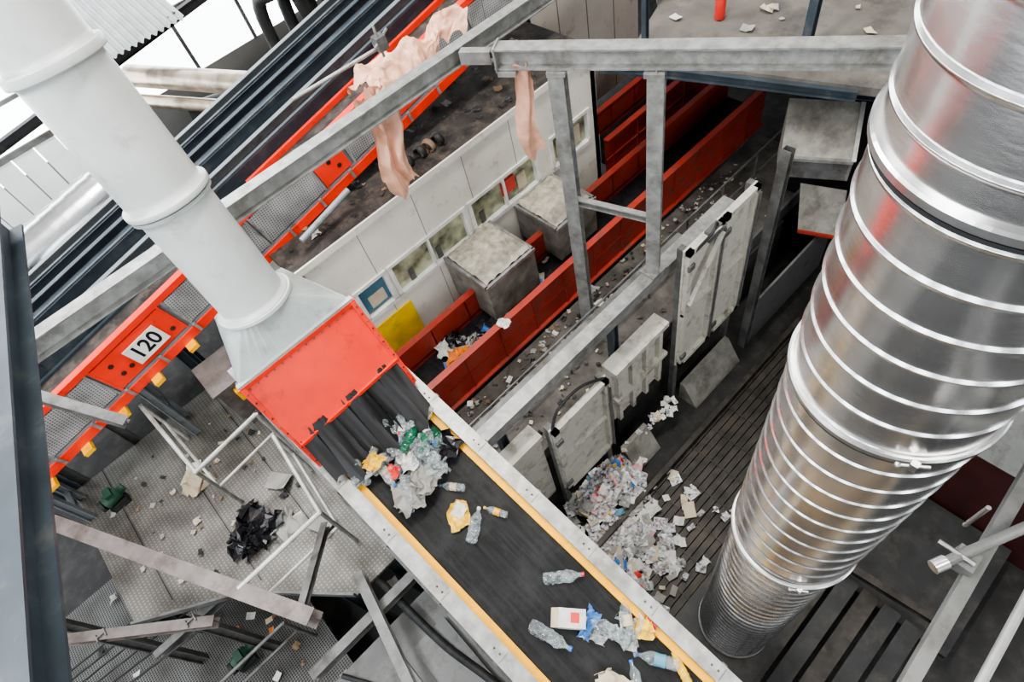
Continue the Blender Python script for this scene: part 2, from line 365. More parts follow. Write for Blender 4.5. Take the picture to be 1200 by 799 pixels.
# ---------------------------------------------------------------- control cabin
b=MB("sorting_cabin")
X0,X1,Y0,Y1,HT,HB=.9,6.95,6.65,10.5,5.62,8.6
b.box(X0,X1,Y0,Y0+.1,HT,6.6,cream); b.box(X0,X1,Y0,Y0+.1,7.22,HB,cream)
wins=[(1.45,2.0),(2.12,3.68),(3.82,5.35),(5.75,6.7)]
xs=[X0]+[v for w in wins for v in w]+[X1]
for i in range(0,len(xs),2): b.box(xs[i],xs[i+1],Y0,Y0+.1,6.6,7.22,cream)
for (a,c) in wins:
    b.box(a,c,Y0+.06,Y0+.07,6.6,7.22,glassc)
    for (p0,p1,q0,q1) in ((a-.04,c+.04,6.55,6.61),(a-.04,c+.04,7.2,7.27),(a-.04,a+.03,6.6,7.22),(c-.03,c+.04,6.6,7.22)): b.box(p0,p1,Y0-.03,Y0+.06,q0,q1,wframe)
    if c-a>1: b.box((a+c)/2-.02,(a+c)/2+.02,Y0-.02,Y0+.06,6.6,7.22,wframe)
for x in [X0+.01+1.01*i for i in range(7)]:
    b.box(x-.006,x+.006,Y0-.004,Y0,HT,6.55,seam); b.box(x-.006,x+.006,Y0-.004,Y0,7.27,HB,seam)
b.box(X1-.1,X1,Y0,Y1,HT,HB,cream); b.box(X0,X0+.1,Y0,Y1,HT,HB,cream)
b.box(X0,X1,Y1-.1,Y1,HT,HB,cream)
b.box(X0-.05,X1+.05,Y0-.03,Y1,HT-.06,HT+.02,dirtfloor); b.box(X0-.05,X1+.05,Y0-.05,Y0-.02,HT-.07,HT+.04,cream)
b.box(1.5,2.0,Y0+.03,Y0+.05,6.66,7.15,blue); b.box(1.6,1.9,Y0+.02,Y0+.03,6.85,7.1,wcream)
b.box(1.45,2.2,Y0-.03,Y0-.01,7.45,8.3,yellowp)
b.box(4.55,4.85,Y0+.02,Y0+.05,6.72,7.0,wred); b.box(4.9,5.1,Y0+.02,Y0+.05,6.8,7.1,wcream); b.box(5.9,6.5,Y0+.02,Y0+.05,6.75,7.1,wcream)
for x in (2.4,3.0,4.0): b.box(x,x+.10,Y0+.04,Y0+.058,6.95,7.2,panelg)
b.build()
b=MB("white_cabin_rear"); b.box(7.3,10.5,8.6,8.7,5.4,8.5,cream); b.box(7.3,7.4,8.6,11,5.4,8.5,cream)
for x in (8.1,8.9,9.7): b.box(x,x+.02,8.59,8.6,5.4,8.5,seam)
b.box(7.25,10.5,8.55,11,5.34,5.42,panelg); b.build()
b=MB("roof_litter"); litter(b,lambda:P(R.uniform(1.1,6.8),R.uniform(6.8,10.3),5.55),260,[wgrey,wbrown,black,black,dirtfloor,dirtfloor,black],.04,.14); b.build()
b=MB("rolled_hose_rings")
for i,x in enumerate((3.45,3.62,3.80,3.2)):
    b.lathe(P(x,6.98,5.48),Vector((1,.4,0)),[(0,.09),(.03,.11),(.08,.11),(.1,.09),(.08,.075),(.03,.075),(0,.09)],wbrown if i==1 else black,16,True,False)
b.build()
b=MB("roof_pipe"); b.cyl(P(1.25,6.75,5.3),P(2.2,6.9,5.2),.045,girderl,14); b.build()
b=MB("cable_tray"); b.beam(P(5.0,8.0,5.4),P(6.2,8.0,5.2),.14,.08,galv,'C'); b.build()
b=MB("steel_bucket"); b.lathe(P(5.2,7.0,4.75),Z,[(0,.12),(.02,.13),(.3,.15),(.3,.14)],galv,20,True,True); b.cyl(P(5.2,7.0,4.45),P(5.2,7.0,3.0),.008,galvd,6); b.build()
for k,(xa,xb,ya,ha,hb_) in enumerate(((3.05,4.1,5.55,7.2,8.05),(4.7,5.65,5.6,7.3,8.05))):
    b=MB("dusty_chute_box")
    yb2=6.63
    b.box(xa,xb,ya,yb2,ha,hb_,boxm)
    b.box(xa-.02,xb+.02,ya-.02,ya+.03,ha-.03,ha+.03,galv); b.box(xa-.02,xa+.03,ya,yb2,ha-.03,ha+.03,galv); b.box(xb-.03,xb+.02,ya,yb2,ha-.03,ha+.03,galv)
    b.grid(lambda u,v:P(xa+.04+u*(xb-xa-.08),ya+.04+v*(yb2-ya-.06),ha-.03-.12*math.sin(u*3.1)*math.sin(v*3.1)-.09*abs(noise.noise(Vector((u*6,v*6,k))))),18,18,dust)
    b.build()

# ---------------------------------------------------------------- red trough conveyor
def trough(name,ya,yb_,xa,xb,ht_,hb_,mat):
    b=MB(name)
    for (y,sg) in ((ya,-1),(yb_,1)):
        b.box(xa,xb,min(y,y+.03*sg),max(y,y+.03*sg),ht_,hb_,mat)
        b.box(xa,xb,min(y-.02*sg,y+.10*sg),max(y-.02*sg,y+.10*sg),ht_-.03,ht_,mat)
        b.box(xa,xb,min(y,y+.05*sg),max(y,y+.05*sg),ht_+.45,ht_+.48,mat)
        b.box(xa,xb,min(y,y+.10*sg),max(y,y+.10*sg),hb_-.03,hb_,mat)
        x=xa+.2
        while x<xb:
            b.box(x,x+.02,min(y,y+.06*sg),max(y,y+.06*sg),ht_,hb_,mat); x+=.75
    b.box(xa,xb,ya,yb_,ht_+.55,ht_+.58,belt)
    b.build()
trough("red_trough_conveyor",5.2,6.0,1.1,10.2,7.62,8.5,redd)
trough("red_trough_conveyor",6.75,7.4,7.2,12,7.62,8.5,redd)
b=MB("trough_waste")
litter(b,lambda:P(R.uniform(1.8,5.2),R.uniform(5.3,5.9),8.12),50,[film,wwhite,clear,wblue,wgrey,black,black],.08,.24,.4)
for i in range(7): b.crumple(P(2.3+R.uniform(-.35,.4),R.uniform(5.4,5.9),8.1),.3,[wblack,film,worange,wyel,film,wblack,wwhite][i],8,.4,.8)
b.crumple(P(2.9,5.12,7.6),.16,wwhite,7,.4,.6)
b.build()
b=MB("walkway_deck"); b.box(1.0,10,3.5,5.1,8.6,8.7,conc); b.box(1.0,10,3.45,3.5,8.4,8.7,galvd); b.build()
b=MB("walkway_litter"); litter(b,lambda:P(R.uniform(1.2,9),R.choice((R.uniform(4.5,5.05),R.uniform(3.6,5.05))),8.58),380,[wgrey,wcream,wbrown,black,black,conc,conc,conc,wgrey,conc],.03,.09); litter(b,lambda:P(R.uniform(1.5,5),R.uniform(4.6,5.05),8.58),14,[wwhite,film],.08,.14); b.build()
b=MB("walkway_handrail")
for h in (7.5,8.0): b.pipe([P(1.2,4.15,h),P(9.5,4.15,h)],.018,galvd)
for i in range(9): b.cyl(P(1.3+i,4.15,7.5),P(1.3+i,4.15,8.6),.018,galvd,8)
b.build()

# ---------------------------------------------------------------- pit
def door(name,xa,xb,ha,hb,y,leaves):
    b=MB(name)
    b.box(xa,xb,y,y+.03,ha,hb,cream2)
    wd=(xb-xa)/leaves
    for k in range(leaves):
        p0=xa+k*wd+.02; p1=xa+(k+1)*wd-.02; w=.09
        for (p,q,r0,r1) in ((p0,p0+w,ha,hb),(p1-w,p1,ha,hb),(p0,p1,ha,ha+w),(p0,p1,hb-w,hb)): b.box(p,q,y-.07,y,r0,r1,cream2)
        b.box(p0,p1,y-.05,y,(ha+hb)/2-.03,(ha+hb)/2+.03,cream2)
        b.cyl(P(p1-.03,y-.1,ha+.1),P(p1-.03,y-.1,hb-.1),.018,galvd,8)
        for hh in (ha+.3,hb-.3): b.box(p0-.02,p0+.1,y-.1,y-.06,hh-.05,hh+.05,galvd)
    for x in (xa+.05,xb-.05): b.box(x-.05,x+.05,y+.03,y+.12,ha,9.98,galvd)
    return b
b=door("container_door",1.85,2.95,7.0,9.0,3.0,1)
b.curve([P(1.9,3.0,7.0),P(2.1,3.05,6.8),P(2.5,3.05,6.78),P(2.9,3,7.0)],.02,black); b.build()
b=door("container_door",4.55,6.15,6.0,8.75,3.0,2)
b.curve([P(4.7,2.95,6.1),P(4.9,2.85,5.85),P(5.1,2.92,5.88),P(5.2,2.95,6.2)],.02,black); b.curve([P(4.8,2.95,6.1),P(5.0,2.8,5.8),P(5.25,2.92,6.15)],.016,galv)
b.box(4.95,5.2,2.9,3.0,5.95,6.12,galvd)
b.beam(P(4.62,2.9,7.1),P(5.25,2.9,6.15),.06,.05,cream2,'box'); b.build()
b=MB("waste_container")
b.box(3.25,4.45,3.2,3.38,7.5,9.0,cream2)
for i in range(4): b.box(3.3+i*.32,3.37+i*.32,3.12,3.2,7.55,9.0,cream2)
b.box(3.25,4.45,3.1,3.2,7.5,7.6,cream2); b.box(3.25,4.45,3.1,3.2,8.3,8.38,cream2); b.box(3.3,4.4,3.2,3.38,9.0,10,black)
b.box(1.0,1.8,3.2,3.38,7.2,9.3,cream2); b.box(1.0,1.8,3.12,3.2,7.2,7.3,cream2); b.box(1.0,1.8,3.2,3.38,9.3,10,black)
b.build()
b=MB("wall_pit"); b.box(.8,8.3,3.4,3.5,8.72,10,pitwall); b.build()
b=MB("concrete_kerb")
for xa,xb in ((3.1,3.7),(4.7,6.0)):
    vs=[P(x,y,h) for x in (xa,xb) for (y,h) in ((2.98,9.5),(2.9,9.5),(2.6,9.98),(2.98,9.98))]
    b.add(vs,[(3,2,1,0),(4,5,6,7),(0,1,5,4),(1,2,6,5),(2,3,7,6),(3,0,4,7)],boxm)
b.build()
b=MB("slat_conveyor")
y=.78
while y<2.2:
    b.box(1.0,8,y,y+.10,9.86,9.93,bin_steel); y+=.115
x=1.0
while x<8: b.box(x,x+.02,.75,2.2,9.85,9.87,bin_steel); x+=.5
b.box(1,8,2.2,2.28,9.7,10,bin_steel); b.box(1,8,.67,.75,9.6,10,bin_steel); b.build()
b=MB("pit_side_plates")
b.plate([P(1.2,.67,9.6),P(7,.67,9.6),P(7,-.2,9.2),P(1.2,-.2,9.2)][::-1],.03,black)
b.box(1.2,5.4,-.32,-.2,9.05,10,panelg)
for i in range(6): b.beam(P(1.5+i*.8,.66,9.57),P(1.5+i*.8,-.2,9.17),.06,.05,black,'box')
for i in range(5): b.box(1.3,3.6,-.5-.28*i,-.28-.28*i,9.25+.02*i,9.29+.02*i,bin_steel if i in (0,2) else black)
b.box(3.6,5.45,-2,-.32,9.6,9.7,black)
b.build()
b=MB("lower_steel_channel")
b.beam(P(3.6,-.35,9.1),P(3.75,-1.8,9.1),.10,.12,bin_steel,'C')
b.build()
b=MB("wall_pit_end"); b.box(5.5,5.6,-6,-.3,8.1,10,darkred); b.plate([P(5.5,-.3,8.1),P(7,-.3,6.5),P(7,-6,6.5),P(5.5,-6,8.1)][::-1],.05,panelg); b.build()
b=MB("paper_waste_pile")
def pile():
    a=R.random()
    if a<.64: x=R.gauss(2.42,.27); y=R.gauss(2.75,.17)
    elif a<.9: x=R.gauss(2.2,.32); y=R.gauss(1.9,.42)
    else: x=R.uniform(1.4,3.4); y=R.uniform(.9,2.9)
    k=max(0,1-((x-2.4)**2/.5+(y-2.75)**2/.35)); return P(x,max(.8,min(2.95,y)),9.84-.35*k*R.random()**.3)
pm=[wwhite,wwhite,wgrey,printed,printed,printed,wcream,wwhite,film,wgrey,printed,printed,printed]
for i in range(560):
    sz=R.uniform(.09,.24); b.paper(pile(),sz,sz*R.uniform(.55,.9),R.choice(pm if R.random()<.92 else [wred,wyel,wblue,wpink,wteal]),.4)
for i in range(40): b.crumple(pile(),R.uniform(.12,.25),R.choice([wwhite,film,wgrey,printed]),5,.4,.5)
b.build()
b=MB("paper_litter"); litter(b,lambda:P(R.uniform(3.0,4.4),R.uniform(2.75,2.95),9.5),24,pm,.05,.14,.4); litter(b,lambda:P(R.uniform(1.2,4.0),R.uniform(.8,2.2),9.82),12,pm,.05,.13,.2); b.build()

# right-top hopper
b=MB("discharge_hopper")
c1,c2,c3,c4=P(7.91,3.63,6.0),P(8.33,2.73,6.0),P(7.72,2.40,6.5),P(7.27,3.27,6.5)
b.plate([c4,c3,c2,c1],.04,boxm)
dn=Vector((0,0,-1.0))
b.plate([c4,c4+dn*.35,c3+dn*.35,c3],.04,galvd); b.plate([c3,c3+dn*.35,c2+dn,c2],.04,boxm); b.plate([c1,c1+dn,c4+dn*.35,c4],.04,boxm)
b.beam(c4,c3,.06,.05,galv,'box'); b.beam(c3,c2,.06,.05,galv,'box')
q1,q2,q3,q4=P(8.45,3.35,7.9),P(8.0,3.0,8.5),P(8.25,2.35,8.5),P(8.7,2.65,7.9)
b.plate([q1,q2,q3,q4],.05,boxm)
b.beam(q2,q3,.05,.05,redd,'box')
b.box(8.9,9.0,2.0,3.8,6.4,10,rubber); b.build()
b=MB("hopper_side_post")
b.beam(P(6.35,2.78,5.5),P(6.35,2.78,10),.14,.12,galvd,'C',up=Vector((1,0,0)))
b.box(6.4,8.85,2.72,2.76,8.7,10,panelg); b.build()
b=MB("sheet_metal_cladding")
b.box(9.2,9.28,-6,2.4,2.6,10,panelg)
for i in range(8): b.box(9.12,9.2,2.2-i*.9,2.25-i*.9,2.6,10,galvd)
b.build()

# ---------------------------------------------------------------- mezzanine top right
b=MB("mezzanine_deck")
b.plate([P(8.4,.2,5.3),P(15.9,.2,5.3),P(15.9,7.5,5.3),P(9.4,7.5,5.3),P(8.1,6.2,5.3),P(6.7,5.7,5.3),P(7.6,2.7,5.3)],.12,mezzc)
b.beam(P(8.1,6.2,5.2),P(9.4,7.5,5.2),.06,.2,galvd,'box')
b.build()
b=MB("mezzanine_edge_beam")
b.beam(P(6.9,6.45,5.75),P(8.3,2.6,5.75),.18,.22,girder,'I'); b.beam(P(6.55,5.85,5.42),P(7.6,2.6,5.42),.08,.14,girder,'C')
b.beam(P(8.0,3.6,5.3),P(8.0,3.6,3.4),.12,.12,girder,'I',up=Vector((1,0,0))); b.beam(P(7.0,5.6,5.3),P(7.0,5.6,4.0),.08,.08,girder,'I',up=Vector((1,0,0)))
b.build()
b=MB("mezzanine_handrail"); b.pipe([P(7.0,5.6,4.25),P(7.9,3.6,4.25)],.02,galvd); b.pipe([P(8.3,6.3,4.25),P(9.4,7.4,4.25)],.02,galvd)
for t in (0,.5,1): b.cyl(P(8.3+1.1*t,6.3+1.1*t,4.25),P(8.3+1.1*t,6.3+1.1*t,5.3),.02,galvd,8)
b.build()
b=MB("mezzanine_papers"); litter(b,lambda:P(R.uniform(7.8,12),R.uniform(2.5,6.5),5.28),30,[wwhite,wgrey,wgrey,wcream,wbrown],.06,.22,.1); b.build()
b=MB("fire_extinguisher"); q=P(8.15,5.1,5.28); b.lathe(q,Z,[(0,.07),(.02,.08),(.36,.08),(.42,.06),(.45,.03),(.48,.03)],wred,18); b.box(q.x-.03,q.x+.05,q.y-.015,q.y+.015,4.75,4.82,black); b.pipe([q+Z*.46,q+Vector((.1,0,.42)),q+Vector((.12,0,.15))],.012,black,8); b.build()

# ---------------------------------------------------------------- conveyor 120
S=.178
ex=Vector((1,0,S)).normalized(); ez=Vector((-S,0,1)).normalized(); ey=Vector((0,1,0)); O=P(0,7.3,5.72)
b=MB("red_guarded_conveyor")
f=lambda x0,x1,y0,y1,z0,z1,m: b.fbox(O,ex,ey,ez,(x0,x1,y0,y1,z0,z1),m)
f(-5,9,-.06,.0,-.09,.05,red); f(-5,9,-.04,0,.05,.10,girderl); f(-5,9,-.05,0,.64,.70,red); f(-5,9,-.02,.0,.10,.64,girderl)
f(-5,9,.0,.45,.60,.62,dirtfloor); f(1.4,9,.45,.5,0,.70,red); f(-5,1.4,.45,.5,0,.66,girder); f(-5,9,.0,.45,.05,.08,belt); f(-5,9,-.05,.06,.70,.73,red)
secs=[(-4.9,-4.2,'p'),(-4.15,-3.5,'p'),(-3.5,-2.95,'r'),(-2.9,-2.2,'p'),(-2.2,-1.75,'p'),(-1.72,-.55,'r'),(-.5,.35,'p'),(.4,1.0,'p'),(1.02,2.1,'p'),(2.12,2.6,'r'),(2.65,3.5,'p'),(3.55,4.3,'r'),(4.35,5.2,'p'),(5.25,6.1,'p')]
for (a,c,k) in secs:
    f(a,c,-.045,-.03,.12,.62,perfm if k=='p' else red)
    for xx in (a,c-.03): f(xx,xx+.03,-.05,-.03,.10,.64,red if k=='r' else galv)
for k in range(22): f(-4.7+k*.6,-4.66+k*.6,-.09,-.06,-.06,.10,galv)
for k in range(0,9):
    x=-3.9+k*.62; f(x,x+.14,-.2,-.02,-.14,-.08,yellow)
for (cx_,cz) in ((-1.5,.28),(-1.36,.28),(-1.5,.48),(-.68,.25),(2.35,.4),(2.45,.25)):
    b.cyl(O+ex*cx_+ez*cz-ey*.05,O+ex*cx_+ez*cz-ey*.052,.035,black,12)
b.build()
b=MB("conveyor_legs")
for x in (-3.4,-1.6,.2): 
    for y in (7.35,7.8): b.beam(P(x,y,5.8-S*x),P(x,y,10),.1,.1,girderl,'I',up=Vector((1,0,0)))
    b.beam(P(x,7.35,6.6-S*x),P(x,7.8,6.6-S*x),.08,.08,girderl,'C')
b.build()
b=MB("number_sign")
b.fbox(O,ex,ey,ez,(-1.28,-.78,-.075,-.06,.2,.52),wframe)
cu=bpy.data.curves.new("t",'FONT'); cu.body="120"; cu.size=.30; cu.align_x='CENTER'; cu.align_y='CENTER'; cu.extrude=.001; cu.offset=.006
to=bpy.data.objects.new("t",cu); bpy.context.collection.objects.link(to); bpy.context.view_layer.update()
me=bpy.data.meshes.new_from_object(to.evaluated_get(bpy.context.evaluated_depsgraph_get()))
oc=O+ex*-1.03+ez*.36-ey*.077
b.add([oc+ex*v.co.x*.9+ez*v.co.y*1.05-ey*v.co.z for v in me.vertices],[tuple(p.vertices) for p in me.polygons],wblack)
bpy.data.objects.remove(to); b.build()
b=MB("conveyor_drive_box"); b.box(-.9,-.1,6.5,7.1,6.3,7.0,browng); b.box(-.95,-.05,6.45,7.15,6.26,6.3,browng); b.box(-.7,-.5,6.4,6.5,6.4,6.6,yellow); b.cyl(P(-.1,6.8,6.6),P(.2,6.8,6.6),.14,panelg,16)
for x in (-.85,-.15): b.beam(P(x,6.8,7.0),P(x,6.8,7.5),.08,.08,galvd,'box',up=Vector((1,0,0)))
b.build()

for k,(y,hh,wd) in enumerate(((7.95,5.05,.34),(8.55,5.0,.40),(9.3,5.05,.32))):
    b=MB("inclined_girder_conveyor")
    b.beam(P(-6,y,hh+6*S),P(9,y,hh-9*S),.10,.30,girder,'C',flip=-1); b.beam(P(-6,y+wd,hh+6*S),P(9,y+wd,hh-9*S),.08,.26,girderl if k!=1 else girder,'C')
    b.beam(P(-6,y+wd/2,hh+6*S-.02),P(9,y+wd/2,hh-9*S-.02),wd-.12,.03,black if k!=1 else girder,'box')
    b.beam(P(-6,y-.08,hh+6*S-.2),P(9,y-.08,hh-9*S-.2),.04,.03,girder,'box')
    for i in range(13):
        x=-5.8+i*1.2; b.fbox(P(x,y-.06,hh-x*S),ex,ey,ez,(0,.02,0,.05,-.14,.14),girder)
    for x in (-4,-1): b.beam(P(x,y+wd/2,hh-x*S+.15),P(x,y+wd/2,10),.12,.12,girder,'I',up=Vector((1,0,0)))
    for x in (2,5): b.beam(P(x,y+wd/2,hh-x*S+.15),P(x,y+wd/2,5.56),.10,.10,girder,'I',up=Vector((1,0,0)))
    b.build()

# top-left background
b=MB("horizontal_silver_duct"); b.lathe(P(-3.2,10.9,6.0),Vector((1,.25,.05)),[(i*.25+j,.42+(.012 if j else 0)) for i in range(15) for j in (0,.012)],ductm,36,True,True)
b.lathe(P(-1.7,10.2,6.0),Vector((.5,-.86,0)),[(i*.25+j,.36+(.012 if j else 0)) for i in range(6) for j in (0,.012)],ductm,36,True,True); b.build()
b=MB("lagged_pipes")
b.pipe([P(1.5,13.3,5.14),P(3.1,9.9,5.14)],.20,bronze,18); b.pipe([P(1.2,13.4,5.5),P(2.9,9.9,5.5)],.12,bronze,16)
b.build()
b=MB("bent_vent_pipes")
for i in range(4):
    x=3.9+i*.5; b.curve([P(x,12.0,7),P(x,12.0,4.9),P(x+.2,11.7,4.5),P(x+.6,11.5,4.7),P(x+.6,11.5,7)],.12,black,14,6)
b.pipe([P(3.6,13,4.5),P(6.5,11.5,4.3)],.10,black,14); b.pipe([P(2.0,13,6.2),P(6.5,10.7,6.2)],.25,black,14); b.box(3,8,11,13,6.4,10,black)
b.build()
b=MB("beige_cabinet"); b.box(1.7,2.7,10.9,11.6,6.0,10,beige); b.box(1.65,2.75,10.85,11.65,5.95,6.0,cream); b.box(1.8,2.2,10.87,10.9,6.1,9.8,cream); b.build()
b=MB("white_sheet_partition")
for i in range(14): b.box(-5.0+i*.4,-4.63+i*.4,12.6,12.66,5.0,8.5,wallw)
b.box(-5.1,.7,12.55,12.6,4.95,5.05,galvd); b.build()
b=MB("corrugated_roof_sheet")
def fr(u,v):
    return P(.9+u*1.9,12.6+v*2.0,4.5-v*.45)+Z*.03*math.sin(u*90)
b.grid(fr,90,2,corr); b.build()
b=MB("roof_truss_beam"); b.beam(P(-2,12.8,5.0),P(6,13.0,4.2),.12,.16,black,'I'); b.build()

# ---------------------------------------------------------------- salmon sheet
def folds(q,s1,s2):
    f1=noise.noise(q); f2=noise.noise(q*2.3+Vector((5,3,1)))
    return (Vector((.3,.5,1))*(abs(f1)*s1)+Vector((.5,-.4,.8))*((1-abs(f2)*2.2)*s2)+noise.noise_vector(q*.6)*s1*.8)
b=MB("salmon_plastic_sheet")
def t1(u,v):
    x=2.55+1.35*u+.1*math.sin(v*5); a=(v-.5)*2.0; y=5.95+.34*math.sin(a)*(1+.3*math.sin(u*6)); h=3.42+.42*(1-math.cos(a))+.12*(1-u)
    return P(x,y,h)+folds(Vector((u*7,v*3,1)),.16,.05)
b.grid(t1,64,44,cloth)
def t2(u,v):
    x=2.25+(.46-.1*v)*u+.15*v+ (.08*math.sin(v*6)); y=5.74+.05*math.sin(u*13+v*2); h=3.5+(1.30+.12*math.sin(u*7))*v
    return P(x,y,h)+folds(Vector((u*3.5,v*2.5,4)),.12,.03)
b.grid(t2,34,54,cloth)
b.build()
b=MB("salmon_plastic_sheet")
b.grid(lambda u,v:P(3.64+.17*u+.04*math.sin(v*7),4.66-.10*u+.03*math.sin(u*8+v*3),3.5+(1.15+.1*math.sin(u*5))*v)+folds(Vector((u*2,v*3,9)),.06,.015),14,30,cloth); b.build()
b=MB("clamp_rod"); b.cyl(P(1.9,6.2,3.35),P(2.95,5.95,3.25),.022,galv,10); b.box(2.9,3.02,5.86,5.98,3.12,3.27,galvd); b.cyl(P(2.95,5.92,3.0),P(2.95,5.92,3.35),.015,galv,8); b.cyl(P(2.85,5.85,3.18),P(3.12,5.98,3.14),.014,galv,8); b.build()

# ---------------------------------------------------------------- left platform
b=MB("checker_platform")
b.plate([P(-3.5,8.0,7.5),P(-3.5,5.4,7.5),P(-2.2,4.6,7.5),P(-1.2,3.5,7.5),P(-.55,3.5,7.5),P(-.55,8.0,7.5)],.05,checker)
b.beam(P(-3.5,5.4,7.46),P(-2.2,4.6,7.46),.03,.12,galvd,'box'); b.beam(P(-2.2,4.6,7.46),P(-1.2,3.5,7.46),.03,.12,galvd,'box')
for x in (-3.0,-2.0,-1.1): b.box(x,x+.012,5.3 if x<-2 else 4.6,8,7.494,7.5,black)
for y in (4.9,6.4,7.9): b.beam(P(-3.5,y,7.65),P(-.55,y,7.65),.1,.16,galvd,'C')
for (x,y) in ((-3.4,7.8),(-3.4,5.6),(-.7,7.8),(-.7,3.7),(-1.3,3.7)): b.beam(P(x,y,7.6),P(x,y,10),.12,.12,girder,'I',up=Vector((1,0,0)))
b.build()
b=MB("platform_handrail")
def rail(pts):
    b.pipe([P(x,y,6.4) for x,y in pts],.030,railm); b.pipe([P(x,y,6.92) for x,y in pts],.022,railm)
    for i in range(len(pts)-1):
        (xa,ya),(xb,yb_)=pts[i],pts[i+1]; n_=max(1,int(math.hypot(xb-xa,yb_-ya)/1.2))
        for j in range(n_+1):
            x=xa+(xb-xa)*j/n_; y=ya+(yb_-ya)*j/n_; b.cyl(P(x,y,6.4),P(x,y,7.5),.026,railm,8)
rail([(-1.76,7.37),(-1.65,5.77),(-.67,5.88)]); rail([(-.67,5.4),(-.8,4.07),(-1.94,4.05)])
b.build()
b=MB("platform_litter"); litter(b,lambda:P(R.uniform(-3.2,-.7),R.uniform(4.9,7.6),7.49),60,[wgrey,wcream,wbrown,black,black],.03,.10,.1)
for (x,y) in ((-1.95,6.75),(-1.1,5.6),(-1.0,4.6),(-1.3,4.9)): b.paper(P(x,y,7.49),.34,.24,wwhite if x<-1.2 else wgrey,.1)
b.crumple(P(-2.05,6.6,7.49),.35,wcream,6,.3,.2); b.crumple(P(-1.35,4.95,7.49),.35,wgrey,6,.3,.3)
b.build()
b=MB("black_refuse_bag")
for i in range(6): b.crumple(P(-1.75+R.uniform(-.2,.2),5.3+R.uniform(-.2,.2),7.47),.38,wblack,8,.42,.8)
b.build()
b=MB("hand_broom"); b.cyl(P(-1.85,6.5,7.4),P(-1.9,6.0,7.0),.015,wbrown,8); b.box(-2.0,-1.75,6.4,6.5,7.38,7.49,wcream); b.build()
b=MB("brown_grey_beam"); b.beam(P(-3.5,7.0,6.5),P(-1.5,3.18,6.5),.18,.24,browng,'I'); b.beam(P(-4.0,5.55,7.0),P(-2.5,4.3,7.0),.12,.14,browng,'I'); b.beam(P(-1.6,3.3,6.45),P(-.9,4.2,6.9),.08,.10,galvd,'C'); b.build()
b=MB("lower_grating_platform"); b.box(-7,-2.0,2.0,7.5,9.0,9.05,grate)
for y in (2.5,4.2,5.9): b.beam(P(-7,y,9.12),P(-2,y,9.12),.1,.14,galvd,'I')
for x in (-5.5,-3.8,-2.2): b.cyl(P(x,4.2,8.0),P(x,4.2,9),.025,galvd,8)
b.pipe([P(-6.5,4.2,8.0),P(-2.2,4.2,8.0)],.025,galvd); b.pipe([P(-6.5,4.2,8.45),P(-2.2,4.2,8.45)],.02,galvd)
b.build()
b=MB("green_gear_motor")
for (x,y,h) in ((-3.1,7.2,7.3),(-4.1,6.1,8.6),(-3.2,4.6,8.7)):
    b.lathe(P(x,y,h),Vector((1,.2,0)),[(0,.07),(.02,.10),(.24,.10),(.24,.07),(.33,.06)],green,18); b.box(x+.1,x+.2,y-.06,y+.1,h-.15,h-.08,green); b.box(x,x+.26,y-.08,y+.08,h+.09,h+.2,black); b.cyl(P(x-.05,y,h),P(x,y,h),.09,black,16)
b.build()
b=MB("machine_housing")
b.box(-2.1,-.45,1.0,3.0,7.9,10,panelg); b.box(-2.15,-.4,.95,3.05,7.85,7.9,panelg); b.box(-1.3,-1.25,1,3,7.82,7.86,galvd)
b.beam(P(-2.1,3.15,7.5),P(-.5,3.15,7.5),.12,.14,galvd,'I'); b.beam(P(-1.6,.8,7.5),P(-1.0,3.6,7.3),.12,.14,galvd,'I')
b.curve([P(-.9,3.5,7.6),P(-.8,2.4,7.7),P(-.65,1.7,7.75),P(-.55,1.0,7.7)],.05,black); b.curve([P(-1.9,3.0,7.75),P(-1.2,1.8,7.8),P(-1.0,1.0,7.8)],.03,black)
b.box(-1.1,-.6,1.2,2.6,7.75,7.86,panelg); b.box(-1.9,-1.4,1.5,2.2,7.7,7.86,black)
b.build()
b=MB("stair_rail"); b.pipe([P(-2.6,3.2,6.9),P(-1.0,1.2,7.3),P(-.4,.6,7.3)],.022,galv); b.build()
b=MB("lower_left_stanchions")
for (x,y,h) in ((-4.4,6.4,5.8),(-3.6,5.2,6.9),(-2.7,4.5,6.9),(-3.3,8.1,5.8),(-2.4,8.1,5.5)): b.beam(P(x,y,h),P(x,y,10),.1,.12,galvd,'I',up=Vector((1,0,0)))
for k in range(6): b.pipe([P(-6,5+.25*k,7.4+.2*k),P(-2.6,4.7+.3*k,7.6+.2*k)],.015,black,6)
b.build()
b=MB("ground_litter"); litter(b,lambda:P(R.uniform(-6,0),R.uniform(-1,7.5),9.97),160,[wgrey,wbrown,wcream,black],.05,.2); b.build()
b=MB("grating_litter"); litter(b,lambda:P(R.uniform(-6,-2.1),R.uniform(2.2,7.2),8.98),90,[wwhite,wgrey,wbrown,wcream,black,worange],.05,.15); b.build()
b=MB("inclined_frame_left")
b.beam(P(-2.3,7.1,5.0),P(-1.75,6.3,5.55),.12,.14,galvd,'I'); b.build()
b=MB("power_cables")
b.pipe([P(-3.4,7.0,6.68),P(-1.55,3.45,6.68)],.018,black); b.pipe([P(-3.45,6.9,6.76),P(-1.6,3.4,6.76)],.014,black)
b.build()

